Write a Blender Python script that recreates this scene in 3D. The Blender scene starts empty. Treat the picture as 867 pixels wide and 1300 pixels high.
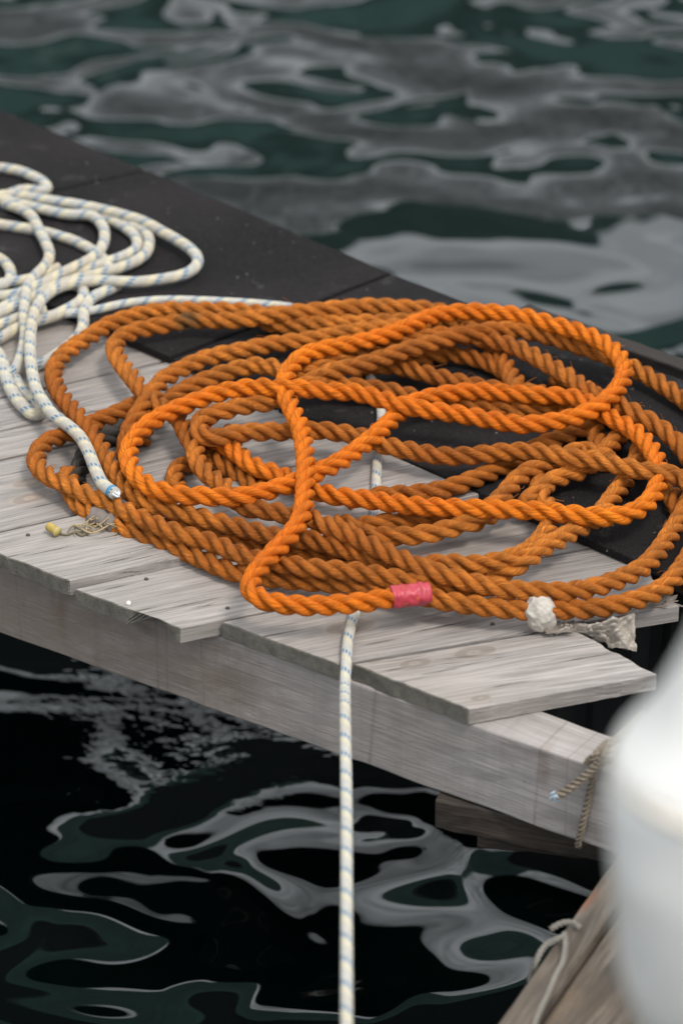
import bpy, bmesh, math, random
import numpy as np
from mathutils import Vector, Matrix, noise as mnoise
R = math.radians
random.seed(7); rng = np.random.default_rng(7)
S = bpy.context.scene
COL = S.collection

# ------------------------------------------------------------------ camera
FPX = 3990.0; PW, PH = 867.0, 1300.0; CAMH = 1.85; PITCH = R(30)
cd = bpy.data.cameras.new('camera'); cam = bpy.data.objects.new('camera', cd); COL.objects.link(cam)
cam.location = (0, 0, CAMH); cam.rotation_euler = (R(90) - PITCH, 0, 0)
cd.sensor_fit = 'VERTICAL'; cd.sensor_height = 36; cd.sensor_width = 24
cd.lens = FPX / PH * 36; cd.clip_start = 0.05; cd.clip_end = 5000
cd.dof.use_dof = True; cd.dof.focus_distance = 3.62; cd.dof.aperture_fstop = 3.7; cd.dof.aperture_blades = 9
S.camera = cam
CP = np.array([0, 0, CAMH]); FW = np.array([0, math.cos(PITCH), -math.sin(PITCH)])
UP = np.array([0, math.sin(PITCH), math.cos(PITCH)]); RT = np.array([1.0, 0, 0])
def ray(px, py): return FW + (px - PW/2)/FPX*RT + (PH/2 - py)/FPX*UP
def P(px, py, z=0.0):
    d = ray(px, py); t = (z - CAMH)/d[2]; return Vector(CP + d*t)
def PD(px, py, dist): return Vector(CP + ray(px, py)*dist)

# ------------------------------------------------------------------ sky and sun
SUN_EL, SUN_AZ = 60, 138      # azimuth from +Y clockwise
W = bpy.data.worlds.new("World"); S.world = W; W.use_nodes = True
nt = W.node_tree; nt.nodes.clear()
def N(t, ty, **kw):
    n = t.nodes.new(ty)
    for k, v in kw.items(): setattr(n, k, v)
    return n
def build_world():
    L = nt.links.new
    sky = N(nt, 'ShaderNodeTexSky', sky_type='NISHITA', sun_disc=False)
    sky.sun_elevation = R(SUN_EL); sky.sun_rotation = R(SUN_AZ); sky.dust_density = 3; sky.air_density = 1.2
    tc = N(nt, 'ShaderNodeTexCoord'); sep = N(nt, 'ShaderNodeSeparateXYZ'); L(tc.outputs['Generated'], sep.inputs[0])
    # even cloud deck, brighter overhead than at the horizon, with soft streaky variation
    mp = N(nt, 'ShaderNodeMapping'); mp.inputs['Scale'].default_value = (1.6, 1.6, 4.5); L(tc.outputs['Generated'], mp.inputs[0])
    nz = N(nt, 'ShaderNodeTexNoise'); nz.inputs['Scale'].default_value = 3.4; nz.inputs['Detail'].default_value = 5; nz.inputs['Distortion'].default_value = .4
    L(mp.outputs[0], nz.inputs[0])
    grad = N(nt, 'ShaderNodeValToRGB'); L(sep.outputs[2], grad.inputs[0]); e = grad.color_ramp.elements
    def c(v): return (v*.94, v*1.0, v*1.04, 1)
    e[0].position = 0; e[0].color = c(.40); e[1].position = 1; e[1].color = c(1.3)
    for p_, v in ((.25, .52), (.36, 1.7), (.7, 1.25)): q = e.new(p_); q.color = c(v)
    nr = N(nt, 'ShaderNodeMapRange'); L(nz.outputs[0], nr.inputs[0]); nr.inputs[1].default_value = .3; nr.inputs[2].default_value = .7; nr.inputs[3].default_value = .5; nr.inputs[4].default_value = 1.3
    mx = N(nt, 'ShaderNodeMix', data_type='RGBA', blend_type='MULTIPLY'); mx.inputs[0].default_value = 1; L(grad.outputs[0], mx.inputs[6]); L(nr.outputs[0], mx.inputs[7])
    sc = N(nt, 'ShaderNodeMix', data_type='RGBA', blend_type='MULTIPLY'); sc.inputs[0].default_value = 1
    L(mx.outputs[2], sc.inputs[6]); sc.inputs[7].default_value = (16, 16, 16, 1)
    mix = N(nt, 'ShaderNodeMix', data_type='RGBA'); mix.inputs[0].default_value = .93
    L(sky.outputs[0], mix.inputs[6]); L(sc.outputs[2], mix.inputs[7])
    bg = N(nt, 'ShaderNodeBackground'); bg.inputs[1].default_value = .078; L(mix.outputs[2], bg.inputs[0])
    out = N(nt, 'ShaderNodeOutputWorld'); L(bg.outputs[0], out.inputs[0])
build_world()
sl = bpy.data.lights.new('sun', 'SUN'); sl.energy = 2.3; sl.angle = R(14); sl.color = (1, .93, .85)
so = bpy.data.objects.new('sun', sl); COL.objects.link(so)
az, el_ = R(SUN_AZ), R(SUN_EL)
sd = Vector((math.sin(az)*math.cos(el_), math.cos(az)*math.cos(el_), math.sin(el_)))
so.rotation_euler = sd.to_track_quat('Z', 'Y').to_euler()
so.location = sd*20
S.view_settings.view_transform = 'Standard'; S.view_settings.look = 'None'
S.view_settings.exposure = 0.06; S.view_settings.gamma = 1
S.cycles.max_bounces = 6; S.cycles.use_denoising = True

# ------------------------------------------------------------------ helpers
def link(name, me, mats=(), parent=None, smooth=False):
    o = bpy.data.objects.new(name, me); COL.objects.link(o)
    for m in (mats if isinstance(mats, (list, tuple)) else [mats]): me.materials.append(m)
    if parent is not None: o.parent = parent
    if smooth: me.polygons.foreach_set('use_smooth', [True]*len(me.polygons))
    return o
def tag(o, label=None, cat=None, group=None, kind=None):
    if label: o['label'] = label
    if cat: o['category'] = cat
    if group: o['group'] = group
    if kind: o['kind'] = kind
    return o
def empty(name, loc=(0, 0, 0)):
    o = bpy.data.objects.new(name, None); o.location = loc; o.empty_display_size = .05; COL.objects.link(o); return o
def mesh(name, vs, fs):
    me = bpy.data.meshes.new(name); me.from_pydata([tuple(v) for v in vs], [], fs); me.update(); return me

class Mat:
    """small node helper"""
    def __init__(s, name):
        s.m = bpy.data.materials.new(name); s.m.use_nodes = True; s.t = s.m.node_tree; s.t.nodes.clear()
        s.out = s.n('ShaderNodeOutputMaterial'); s.b = s.n('ShaderNodeBsdfPrincipled'); s.l(s.b.outputs[0], s.out.inputs[0])
    def n(s, ty, **kw): return N(s.t, ty, **kw)
    def l(s, a, b): s.t.links.new(a, b)
    def coord(s, which='Object'): return s.n('ShaderNodeTexCoord').outputs[which]
    def map(s, v, scale=(1, 1, 1), loc=(0, 0, 0), rot=(0, 0, 0)):
        m = s.n('ShaderNodeMapping'); m.inputs['Scale'].default_value = scale; m.inputs['Location'].default_value = loc
        m.inputs['Rotation'].default_value = rot; s.l(v, m.inputs[0]); return m.outputs[0]
    def noise(s, v, scale, detail=4, rough=.55, dist=0):
        n = s.n('ShaderNodeTexNoise'); s.l(v, n.inputs[0]); n.inputs['Scale'].default_value = scale
        n.inputs['Detail'].default_value = detail; n.inputs['Roughness'].default_value = rough; n.inputs['Distortion'].default_value = dist
        return n.outputs[0]
    def ramp(s, f, stops, interp='LINEAR'):
        r = s.n('ShaderNodeValToRGB'); s.l(f, r.inputs[0]); e = r.color_ramp.elements; r.color_ramp.interpolation = interp
        def c(x): return (x, x, x, 1) if isinstance(x, (int, float)) else (*x, 1)
        e[0].position, e[0].color = stops[0][0], c(stops[0][1]); e[1].position, e[1].color = stops[-1][0], c(stops[-1][1])
        for p_, x in stops[1:-1]: q = e.new(p_); q.color = c(x)
        return r.outputs[0]
    def math(s, op, a, b=None, c=None):
        n = s.n('ShaderNodeMath', operation=op)
        for i, x in enumerate((a, b, c)):
            if x is None: continue
            if isinstance(x, (int, float)): n.inputs[i].default_value = x
            else: s.l(x, n.inputs[i])
        return n.outputs[0]
    def mix(s, f, a, b, blend='MIX'):
        n = s.n('ShaderNodeMix', data_type='RGBA', blend_type=blend)
        for i, x in ((0, f), (6, a), (7, b)):
            if isinstance(x, (int, float)): n.inputs[i].default_value = x if i == 0 else (x, x, x, 1)
            elif isinstance(x, tuple): n.inputs[i].default_value = (*x, 1)
            else: s.l(x, n.inputs[i])
        return n.outputs[2]
    def bump(s, h, strength=.5, dist=.002, normal=None):
        n = s.n('ShaderNodeBump'); n.inputs['Strength'].default_value = strength; n.inputs['Distance'].default_value = dist
        s.l(h, n.inputs['Height'])
        if normal is not None: s.l(normal, n.inputs['Normal'])
        return n.outputs[0]
    def set(s, color=None, rough=None, normal=None, **kw):
        for k, v in (('Base Color', color), ('Roughness', rough), ('Normal', normal)):
            if v is None: continue
            if isinstance(v, tuple): s.b.inputs[k].default_value = (*v, 1)
            elif isinstance(v, (int, float)): s.b.inputs[k].default_value = v
            else: s.l(v, s.b.inputs[k])
        for k, v in kw.items(): s.b.inputs[k.replace('_', ' ')].default_value = v
        return s.m

# ------------------------------------------------------------------ materials
def wood_mat(name, *, base=(.40, .375, .355), dark=(.20, .18, .165), knots=(), tint=(.36, .30, .24), seed=0, sawn=0., grime=.5, end=False, crack=1.0, patches=(), streak=1.):
    """weathered board: local X runs along the grain, metres"""
    m = Mat(name); c = m.coord('Object')
    off = m.map(c, loc=(seed*3.17, seed*1.31, seed*.77))
    if end:
        # end grain: arcs of growth rings
        w = m.n('ShaderNodeTexWave', wave_type='RINGS', rings_direction='X'); m.l(m.map(off, loc=(0, .03, .07)), w.inputs[0])
        w.inputs['Scale'].default_value = 210; w.inputs['Distortion'].default_value = 3.5; w.inputs['Detail'].default_value = 3; w.inputs['Detail Scale'].default_value = .6
        col = m.ramp(w.outputs[0], [(0, tuple(x*.78 for x in base)), (.5, base), (1, tuple(min(1, x*1.15) for x in base))])
        fz = m.noise(off, 90, 6, .7)
        col = m.mix(m.ramp(fz, [(.35, 0.0), (.7, .75)]), col, dark)
        h = m.math('ADD', m.math('MULTIPLY', w.outputs[0], .5), fz)
        return m.set(col, .85, m.bump(h, .9, .004))
    # warp
    warp = m.noise(m.map(off, (1.2, 5, 5)), 1.6, 2)
    wv = m.n('ShaderNodeVectorMath', operation='MULTIPLY_ADD'); wn = m.n('ShaderNodeCombineXYZ'); m.l(warp, wn.inputs[1])
    m.l(wn.outputs[0], wv.inputs[0]); wv.inputs[1].default_value = (0, .06, 0); m.l(off, wv.inputs[2])
    v = wv.outputs[0]
    g1 = m.noise(m.map(v, (2.0, 34, 30)), 3.0, 6, .62, .3)       # broad streaks
    g2 = m.noise(m.map(v, (5, 190, 150)), 2.2, 4, .6, .15)        # fine fibres
    g3 = m.noise(off, 3.2, 5, .6)                                  # blotches
    col = m.mix(m.ramp(g1, [(.30, streak), (.62, 0.0)]), base, dark)
    col = m.mix(.55*streak, col, m.mix(m.ramp(g1, [(.3, 0.), (.7, 1.)]), dark, base))
    col = m.mix(m.ramp(g2, [(.38, .75*streak), (.58, 0.0)]), col, tuple(x*.55 for x in dark))
    col = m.mix(m.ramp(g3, [(.40, 0.0), (.75, .6)]), col, tint)
    pale = m.noise(m.map(off, (2.5, 14, 9)), 2.6, 4, .6)
    col = m.mix(m.ramp(pale, [(.55, 0.0), (.75, .45*streak)]), col, tuple(min(1, x*1.35) for x in base))
    h = m.math('ADD', m.math('MULTIPLY', g2, .6), m.math('MULTIPLY', g1, .9))
    # drying cracks
    ck = m.noise(m.map(v, (1.1, 70, 70)), 2.4, 2, .5, .0)
    ckm = m.ramp(m.math('ABSOLUTE', m.math('SUBTRACT', ck, .5)), [(0, 1.0), (.006, .7), (.012, 0.0)])
    gate = m.ramp(m.noise(m.map(off, (1.5, 12, 12)), 2.1, 2), [(.52, 0.0), (.6, 1.0)])
    ckm = m.math('MULTIPLY', m.math('MULTIPLY', ckm, gate), crack)
    col = m.mix(m.math('MULTIPLY', ckm, .8), col, (.06, .05, .045))
    h = m.math('SUBTRACT', h, m.math('MULTIPLY', ckm, 1.2))
    if sawn:
        sw = m.noise(m.map(off, (90, 1.5, 2.5)), 1.0, 3, .6)
        col = m.mix(m.ramp(sw, [(.3, sawn*.35), (.5, 0.0)]), col, dark); h = m.math('ADD', h, m.math('MULTIPLY', sw, sawn*.7))
        ln = m.noise(m.map(off, (16, .6, .6)), 1.0, 0)
        lm = m.ramp(m.math('ABSOLUTE', m.math('SUBTRACT', ln, .5)), [(0, .55*sawn), (.012, 0.0)])
        col = m.mix(lm, col, (.10, .085, .075))
    # knots
    for (kx, ky, kr, tone) in knots:
        d = m.n('ShaderNodeVectorMath', operation='LENGTH'); m.l(m.map(c, (1/(kr*2.1), 1/kr, 0), (-kx/(kr*2.1), -ky/kr, 0)), d.inputs[0])
        dd = m.math('ADD', d.outputs['Value'], m.math('MULTIPLY', m.math('SUBTRACT', m.noise(c, 60, 3), .5), .35))
        k = m.ramp(m.math('MULTIPLY', dd, .6), [(0, .8), (.25, .6), (.51, .55), (.60, .12), (.9, 0.)])
        rings = m.math('SINE', m.math('MULTIPLY', dd, 8))
        kc = m.mix(m.ramp(rings, [(0, 0.), (1, 1.)]), tuple(x*.55 for x in tone), tone)
        col = m.mix(k, col, kc); h = m.math('ADD', h, m.math('MULTIPLY', k, .5))
    for (sx, sy, sz, rx, ry, rz, tone, amt) in patches:
        d = m.n('ShaderNodeVectorMath', operation='LENGTH'); m.l(m.map(c, (1/rx, 1/ry, 1/rz), (-sx/rx, -sy/ry, -sz/rz)), d.inputs[0])
        dd = m.math('ADD', d.outputs['Value'], m.math('MULTIPLY', m.math('SUBTRACT', m.noise(c, 45, 4), .5), 1.1))
        col = m.mix(m.ramp(dd, [(.2, amt), (1., 0.)]), col, tone)
    sp = m.ramp(m.noise(off, 210, 2), [(.70, 0.), (.76, .5)])
    col = m.mix(sp, col, (.09, .075, .065))
    gr = m.ramp(m.noise(off, 9, 6, .65), [(.35, grime), (.6, 0.)])
    col = m.mix(m.math('MULTIPLY', gr, .5), col, dark)
    return m.set(col, m.ramp(g3, [(.3, .62), (.7, .85)]), m.bump(h, .55, .0022))

def rope_mat(name, c1, c2, c3, dirt, fuzz=.6, rough=.62, green=None):
    m = Mat(name); uv = m.coord('UV'); ob = m.coord('Object')
    fib = m.noise(m.map(uv, (60, 1, 1)), 1.0, 0)     # placeholder scale set below
    f1 = m.noise(m.map(uv, (22, 34, 1)), 1.0, 4, .75, .2)
    f2 = m.noise(m.map(uv, (70, 110, 1)), 1.0, 2, .6)
    big = m.noise(ob, 4.0, 4, .6); mid = m.noise(ob, 38, 5, .65)
    col = m.mix(m.ramp(big, [(.38, 0.), (.62, 1.)]), c1, c2)
    col = m.mix(m.ramp(mid, [(.42, 0.), (.72, dirt)]), col, c3)
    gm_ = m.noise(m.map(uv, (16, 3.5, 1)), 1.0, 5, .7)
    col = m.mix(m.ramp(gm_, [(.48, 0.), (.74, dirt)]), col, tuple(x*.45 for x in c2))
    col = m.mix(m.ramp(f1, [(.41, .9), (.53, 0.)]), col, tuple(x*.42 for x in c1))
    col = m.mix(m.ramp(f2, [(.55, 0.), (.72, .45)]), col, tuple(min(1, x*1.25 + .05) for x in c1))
    if green:
        d = m.n('ShaderNodeVectorMath', operation='DISTANCE'); m.l(ob, d.inputs[0]); d.inputs[1].default_value = tuple(P(*green))
        gm = m.ramp(m.math('ADD', d.outputs['Value'], m.math('MULTIPLY', mid, .02)), [(.018, .85), (.036, 0.)])
        col = m.mix(gm, col, (.02, .05, .03))
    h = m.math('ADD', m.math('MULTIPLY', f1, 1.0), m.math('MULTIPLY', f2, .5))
    return m.set(col, rough, m.bump(h, fuzz, .0042), Specular_IOR_Level=.16)

def braid_mat(name, base=(.43, .41, .37), dirt=.9, period=.034, stain=(.45, .36, .24)):
    """kernmantle sheath: u = metres along the rope, v = turn fraction around"""
    m = Mat(name); uv = m.coord('UV'); ob = m.coord('Object'); sp = m.n('ShaderNodeSeparateXYZ'); m.l(uv, sp.inputs[0])
    u, v = sp.outputs[0], sp.outputs[1]
    un = m.math('DIVIDE', u, period)
    ph = m.math('FRACT', m.math('ADD', un, v))                  # one coloured helix per period
    k = m.math('FRACT', m.math('MULTIPLY', v, 10))              # separate yarns
    yarn = m.math('MULTIPLY', m.ramp(k, [(.10, 0.), (.18, 1.), (.68, 1.), (.78, 0.)]), 1.0)
    blue = m.math('MULTIPLY', m.ramp(ph, [(.10, 0.), (.14, 1.), (.30, 1.), (.34, 0.)]), yarn)
    yel = m.math('MULTIPLY', m.ramp(ph, [(.38, 0.), (.42, .75), (.62, .75), (.68, 0.)]), m.math('ADD', m.math('MULTIPLY', yarn, .5), .3))
    big = m.noise(ob, 9, 4); fine = m.noise(ob, 160, 3)
    col = m.mix(m.ramp(big, [(.4, 0.), (.75, dirt)]), base, stain)
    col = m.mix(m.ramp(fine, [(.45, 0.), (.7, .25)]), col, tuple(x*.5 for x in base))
    col = m.mix(yel, col, (.66, .58, .34)); col = m.mix(m.math('MULTIPLY', blue, .95), col, (.035, .15, .27))
    a = m.math('SINE', m.math('MULTIPLY', m.math('ADD', m.math('MULTIPLY', v, 12), m.math('MULTIPLY', u, 330)), 6.2832))
    b = m.math('SINE', m.math('MULTIPLY', m.math('SUBTRACT', m.math('MULTIPLY', v, 12), m.math('MULTIPLY', u, 330)), 6.2832))
    h = m.math('MULTIPLY', a, b)
    return m.set(col, .75, m.bump(m.math('ADD', h, m.math('MULTIPLY', fine, .8)), .5, .0007), Sheen_Weight=.2)

def water_mat():
    m = Mat('water'); c = m.coord('Object')
    a = m.noise(m.map(c, (1.0, 1.0, 1), rot=(0, 0, .35)), 1.75, 1.0, .4, .9)
    b = m.noise(m.map(c, (1.0, 1.1, 1), loc=(4, 7, 0), rot=(0, 0, -.25)), 4.2, 1.0, .4, .6)
    d = m.noise(m.map(c, (1, 1.3, 1), loc=(9, 2, 0)), 30, 2, .5, .3)
    # cat's-paw of small ripples beside the float
    n0 = m.n('ShaderNodeVectorMath', operation='DISTANCE'); m.l(c, n0.inputs[0]); n0.inputs[1].default_value = tuple(P(250, 890, WATER))
    patch = m.ramp(m.math('ADD', n0.outputs['Value'], m.math('MULTIPLY', m.noise(c, 6, 3), .25)), [(.22, 1.), (.42, 0.)])
    h = m.math('ADD', m.math('MULTIPLY', a, 1.0), m.math('MULTIPLY', b, .34))
    h = m.math('ADD', h, m.math('MULTIPLY', m.math('MULTIPLY', d, patch), .05))
    sy = m.n('ShaderNodeSeparateXYZ'); m.l(c, sy.inputs[0])      # steeper lapping wavelets on the near side of the float
    amp = m.n('ShaderNodeMapRange'); m.l(sy.outputs[1], amp.inputs[0]); amp.inputs[1].default_value = 2.9; amp.inputs[2].default_value = 3.7; amp.inputs[3].default_value = 1.2; amp.inputs[4].default_value = 1.0
    h = m.math('MULTIPLY', h, amp.outputs[0])
    cm = m.n('ShaderNodeVectorMath', operation='LENGTH'); q = P(760, 330, WATER)      # a slick of calmer water behind the coil
    m.l(m.map(c, (1/.85, 1/.75, 0), (-q.x/.85, -q.y/.75, 0)), cm.inputs[0])
    cf = m.ramp(m.math('ADD', cm.outputs['Value'], m.math('MULTIPLY', m.math('SUBTRACT', m.noise(c, 2.2, 2), .5), 1.2)), [(.40, .09), (.95, 1.)])
    h = m.math('MULTIPLY', h, cf)
    return m.set((.0004, .0019, .0017), .015, m.bump(h, 1.0, .19), IOR=1.42)

def simple_mat(name, col, rough=.6, nscale=40, var=.35, bump=.3, bd=.001, **kw):
    m = Mat(name); c = m.coord('Object'); n1 = m.noise(c, nscale, 5, .6); n2 = m.noise(c, nscale*.15, 3)
    cc = m.mix(m.ramp(n1, [(.35, var), (.65, 0.)]), col, tuple(x*.45 for x in col))
    cc = m.mix(m.ramp(n2, [(.4, 0.), (.7, var)]), cc, tuple(min(1, x*1.3) for x in col))
    return m.set(cc, rough, m.bump(n1, bump, bd), **kw)

def mat_mat():
    m = Mat('rubber_mat'); c = m.coord('Object')
    g = m.noise(c, 420, 3, .7); b = m.noise(c, 5, 5, .6); s = m.noise(c, 130, 2, .5); w = m.noise(c, 24, 4, .7)
    col = m.mix(m.ramp(b, [(.35, 0.), (.7, 1.)]), (.007, .0063, .0066), (.018, .015, .016))
    col = m.mix(m.ramp(g, [(.45, 0.), (.7, .5)]), col, (.045, .041, .042))
    col = m.mix(m.ramp(s, [(.735, 0.), (.765, .6)]), col, (.34, .33, .32))
    col = m.mix(m.ramp(w, [(.62, 0.), (.78, .35)]), col, (.12, .115, .11))
    return m.set(col, .82, m.bump(g, .8, .003), Specular_IOR_Level=.15)

WATER = -0.60; MT = .012
# ------------------------------------------------------------------ water, sea bed side, hills
def grid_sheet(x0, x1, y0, y1, z, nx, ny):
    vs = [(x0 + (x1-x0)*i/nx, y0 + (y1-y0)*j/ny, z) for j in range(ny+1) for i in range(nx+1)]
    fs = [(j*(nx+1)+i, j*(nx+1)+i+1, (j+1)*(nx+1)+i+1, (j+1)*(nx+1)+i) for j in range(ny) for i in range(nx)]
    return mesh('water', vs, fs)
wo = link('water', grid_sheet(-900, 900, -900, 900, WATER, 8, 8), water_mat()); tag(wo, kind='structure')

def hills():
    vs = []; fs = []; n = 160; rows = 14
    for j in range(rows+1):
        t = j/rows
        for i in range(n+1):
            a = R(-75 + 150*i/n); r = 330 + 260*t
            top = 228 + 45*mnoise.noise(Vector((a*2.1, 3.3, 0))) + 22*mnoise.noise(Vector((a*9, 1.3, 0)))
            hgt = top*math.sin(min(1, t*1.15)*math.pi/2) + 3.5*mnoise.noise(Vector((a*60, t*9, 0)))
            vs.append((math.sin(a)*r, math.cos(a)*r, WATER - 1 + (hgt if j else 0)))
    for j in range(rows):
        for i in range(n): fs.append((j*(n+1)+i, j*(n+1)+i+1, (j+1)*(n+1)+i+1, (j+1)*(n+1)+i))
    m = Mat('hill_forest'); c = m.coord('Object'); nn = m.noise(c, .06, 6, .7)
    mm = m.set(m.ramp(nn, [(.35, (.018, .052, .047)), (.6, (.035, .082, .074)), (.75, (.09, .125, .12))]), .9)
    tag(link('hills', mesh('hills', vs, fs), mm, smooth=True), kind='structure')
hills()

# ------------------------------------------------------------------ boards, beams
def ang(a, b): d = b - a; return math.atan2(d.y, d.x)
def board(name, fl, fr, bl, br, z0, z1, mats, seed, jag=.0015, nx=24, ny=10, notch=None, tilt=0., warp=.0012, jagback=0.):
    """four plan corners (world, xy) of the top face: fl/fr front left/right, bl/br back; local X along the grain"""
    a = math.atan2((bl-fl).y + (br-fr).y, (bl-fl).x + (br-fr).x)
    M = Matrix.Translation((fl.x, fl.y, 0)) @ Matrix.Rotation(a, 4, 'Z'); Mi = M.inverted()
    q = [Mi @ Vector((p.x, p.y, 0)) for p in (fl, fr, bl, br)]
    rr = random.Random(seed)
    vs = []; idx = {}
    for s, zz in enumerate((z1, z0)):
        for i in range(nx+1):
            for j in range(ny+1):
                t = i/nx; w = j/ny
                p = q[0]*(1-t)*(1-w) + q[1]*(1-t)*w + q[2]*t*(1-w) + q[3]*t*w
                x, y = p.x, p.y
                if i == 0: x += jag*(mnoise.noise(Vector((w*5, seed*2.3, 0)))*1.0 + .7*mnoise.noise(Vector((w*31, seed*2.3, 4))) + rr.uniform(-.25, .25))*(1.0 if s == 0 else 1.5)
                if i == nx: x += jagback*(mnoise.noise(Vector((w*7, seed*4.3, 5)))*3 + rr.uniform(-.6, .6))
                if j in (0, ny): y += .0009*mnoise.noise(Vector((t*22, seed, j)))
                if notch and s == 1 and i == 0 and notch[0] < w < notch[1]: pass
                z = zz + warp*mnoise.noise(Vector((x*3, y*6, seed))) + tilt*y
                idx[s, i, j] = len(vs); vs.append((x, y, z))
    if notch:
        for j in range(ny+1):
            w = j/ny
            if notch[0] < w < notch[1]:
                k = math.sin((w-notch[0])/(notch[1]-notch[0])*math.pi)
                x, y, z = vs[idx[1, 0, j]]; vs[idx[1, 0, j]] = (x+.02, y, z + (z1-z0)*.8*k)
                x, y, z = vs[idx[1, 1, j]]; vs[idx[1, 1, j]] = (x, y, z + (z1-z0)*.6*k)
    fs = []; mi = []
    def add(f, m_): fs.append(f); mi.append(m_)
    for i in range(nx):
        for j in range(ny):
            add((idx[0, i, j], idx[0, i+1, j], idx[0, i+1, j+1], idx[0, i, j+1]), 0)
            add((idx[1, i, j], idx[1, i, j+1], idx[1, i+1, j+1], idx[1, i+1, j]), 0)
        add((idx[0, i, 0], idx[1, i, 0], idx[1, i+1, 0], idx[0, i+1, 0]), 0)
        add((idx[0, i, ny], idx[0, i+1, ny], idx[1, i+1, ny], idx[1, i, ny]), 0)
    for j in range(ny):
        add((idx[0, 0, j], idx[0, 0, j+1], idx[1, 0, j+1], idx[1, 0, j]), 1)
        add((idx[0, nx, j], idx[1, nx, j], idx[1, nx, j+1], idx[0, nx, j+1]), 1)
    me = mesh(name, vs, fs)
    bm = bmesh.new(); bm.from_mesh(me)
    for f, k in zip(bm.faces, mi): f.material_index = k
    bmesh.ops.recalc_face_normals(bm, faces=bm.faces)
    bm.to_mesh(me); bm.free()
    o = link(name, me, mats); o.matrix_world = M
    bv = o.modifiers.new('bevel', 'BEVEL'); bv.width = .0012; bv.segments = 1; bv.limit_method = 'ANGLE'; bv.angle_limit = R(50)
    return o

dock = []
TH = .021
B0 = (.42, .378, .352)
# front boards: (front-left px, front-right px, seam target px left, seam target px right, z top)
def seam(px, py, tx, ty, x_far, z):
    """extend the seam from (px,py) through (tx,ty) on to image x = x_far"""
    a = P(px, py, z); b = P(tx, ty, z); c = P(x_far, py + (ty-py)*(x_far-px)/(tx-px), z); return a, c
boards_px = [
 dict(fl=(-480, 515), lt=(0, 400), fr=(-325, 577), rt=(75, 488), z=0, l='grey deck board farthest back under the heaped white rope', k=[]),
 dict(fl=(-322, 578), lt=(75, 490), fr=(-262, 601), rt=(0, 546), z=.001, l='grey deck board in line with the white rope knot at left edge', k=[]),
 dict(fl=(-259, 603), lt=(0, 548), fr=(-200, 626), rt=(0, 583), z=0, l='narrowest grey deck board between two dark seams at left edge', k=[]),
 dict(fl=(-197, 627), lt=(0, 585), fr=(-47, 685), rt=(100, 652), z=.001, l='deck board with two pale knots left of the small orange loop', k=[(38, 612), (38, 632)]),
 dict(fl=(-44, 686), lt=(100, 654), fr=(89, 738), rt=(438, 664), z=.010, l='raised deck board carrying the yellow stub at the front left corner', k=[]),
 dict(fl=(94, 748), lt=(438, 668), fr=(231, 798), rt=(500, 744.5), z=0, l='deck board with a chipped hollow under its front end', k=[]),
 dict(fl=(281, 789.5), lt=(500, 746), fr=(430, 843), rt=(677, 803), z=0, l='wide deck board the taped orange rope end lies on', k=[(445, 795)]),
 dict(fl=(448, 843), lt=(677, 805), fr=(594, 900), rt=(826, 857), z=-.001, l='short deck board ending over the dark gap at front right', k=[(602, 828), (527, 842), (475, 838), (610, 886)]),
]
def far_end(p, q, z):
    """follow the seam p->q until just under the front edge of the mats"""
    m = (q[1]-p[1])/(q[0]-p[0]); x = (360 - 12 - (p[1] - m*p[0]))/(m - .435)
    return P(x, p[1] + m*(x-p[0]), z)
for i, b in enumerate(boards_px):
    z = b['z']
    fl, fr = P(*b['fl'], z), P(*b['fr'], z); bl, br = far_end(b['fl'], b['lt'], z), far_end(b['fr'], b['rt'], z)
    if i == 7: bl = P(723, 797.5, z); br = P(832, 856, z)
    if i == 6: br = P(862, 771, z)
    if i != 7: g_ = (fl-fr).normalized()*.0022; fr = fr + g_; br = br + (bl-br).normalized()*.0022
    kn = []
    cracks = {3: [(60, 640, .03), (20, 600, .04)], 4: [(60, 700, .05), (15, 706, .03), (150, 712, .03)], 5: [(180, 775, .035), (250, 765, .05), (150, 745, .03), (330, 752, .04)],
              6: [(350, 805, .04), (560, 795, .05), (480, 815, .03)], 7: [(750, 834, .055), (560, 852, .03), (640, 870, .035), (500, 850, .02)]}.get(i, [])
    a = math.atan2((bl-fl).y + (br-fr).y, (bl-fl).x + (br-fr).x)
    M = (Matrix.Translation((fl.x, fl.y, 0)) @ Matrix.Rotation(a, 4, 'Z')).inverted()
    for n_, (kx, ky) in enumerate(b['k']):
        q = M @ P(kx, ky, z)
        tone = (.40, .30, .22) if i in (3, 6) else (.27, .22, .18)
        kn.append((q.x, q.y, {3: .012, 6: .016}.get(i, (.013, .010, .006, .006)[n_ % 4]), tone))
    kb = random.uniform(.90, 1.04)
    sts = []
    for (kx, ky, rx_) in cracks:
        q = M @ P(kx, ky, z); sts.append((q.x, q.y, z, rx_, .0018, .3, (.035, .03, .025), .95))
    top = wood_mat('weathered_board', base=tuple(x*kb for x in B0), knots=kn, patches=sts, seed=i+1, streak=.8, crack=1.3, dark=(.19, .175, .165), tint=(.29, .25, .215))
    endm = wood_mat('board_end_grain', base=(.30, .27, .22), dark=(.10, .09, .08), seed=i+3, end=True)
    o = board('deck_board', fl, fr, bl, br, z-TH, z, [top, endm], i+1, jag=.002, ny=14, notch=(.50, .86) if i == 5 else None,
              jagback=.004 if i == 6 else (0.001 if i == 7 else 0))
    tag(o, b['l'], 'board', 'weathered deck boards of the jetty')

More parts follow.
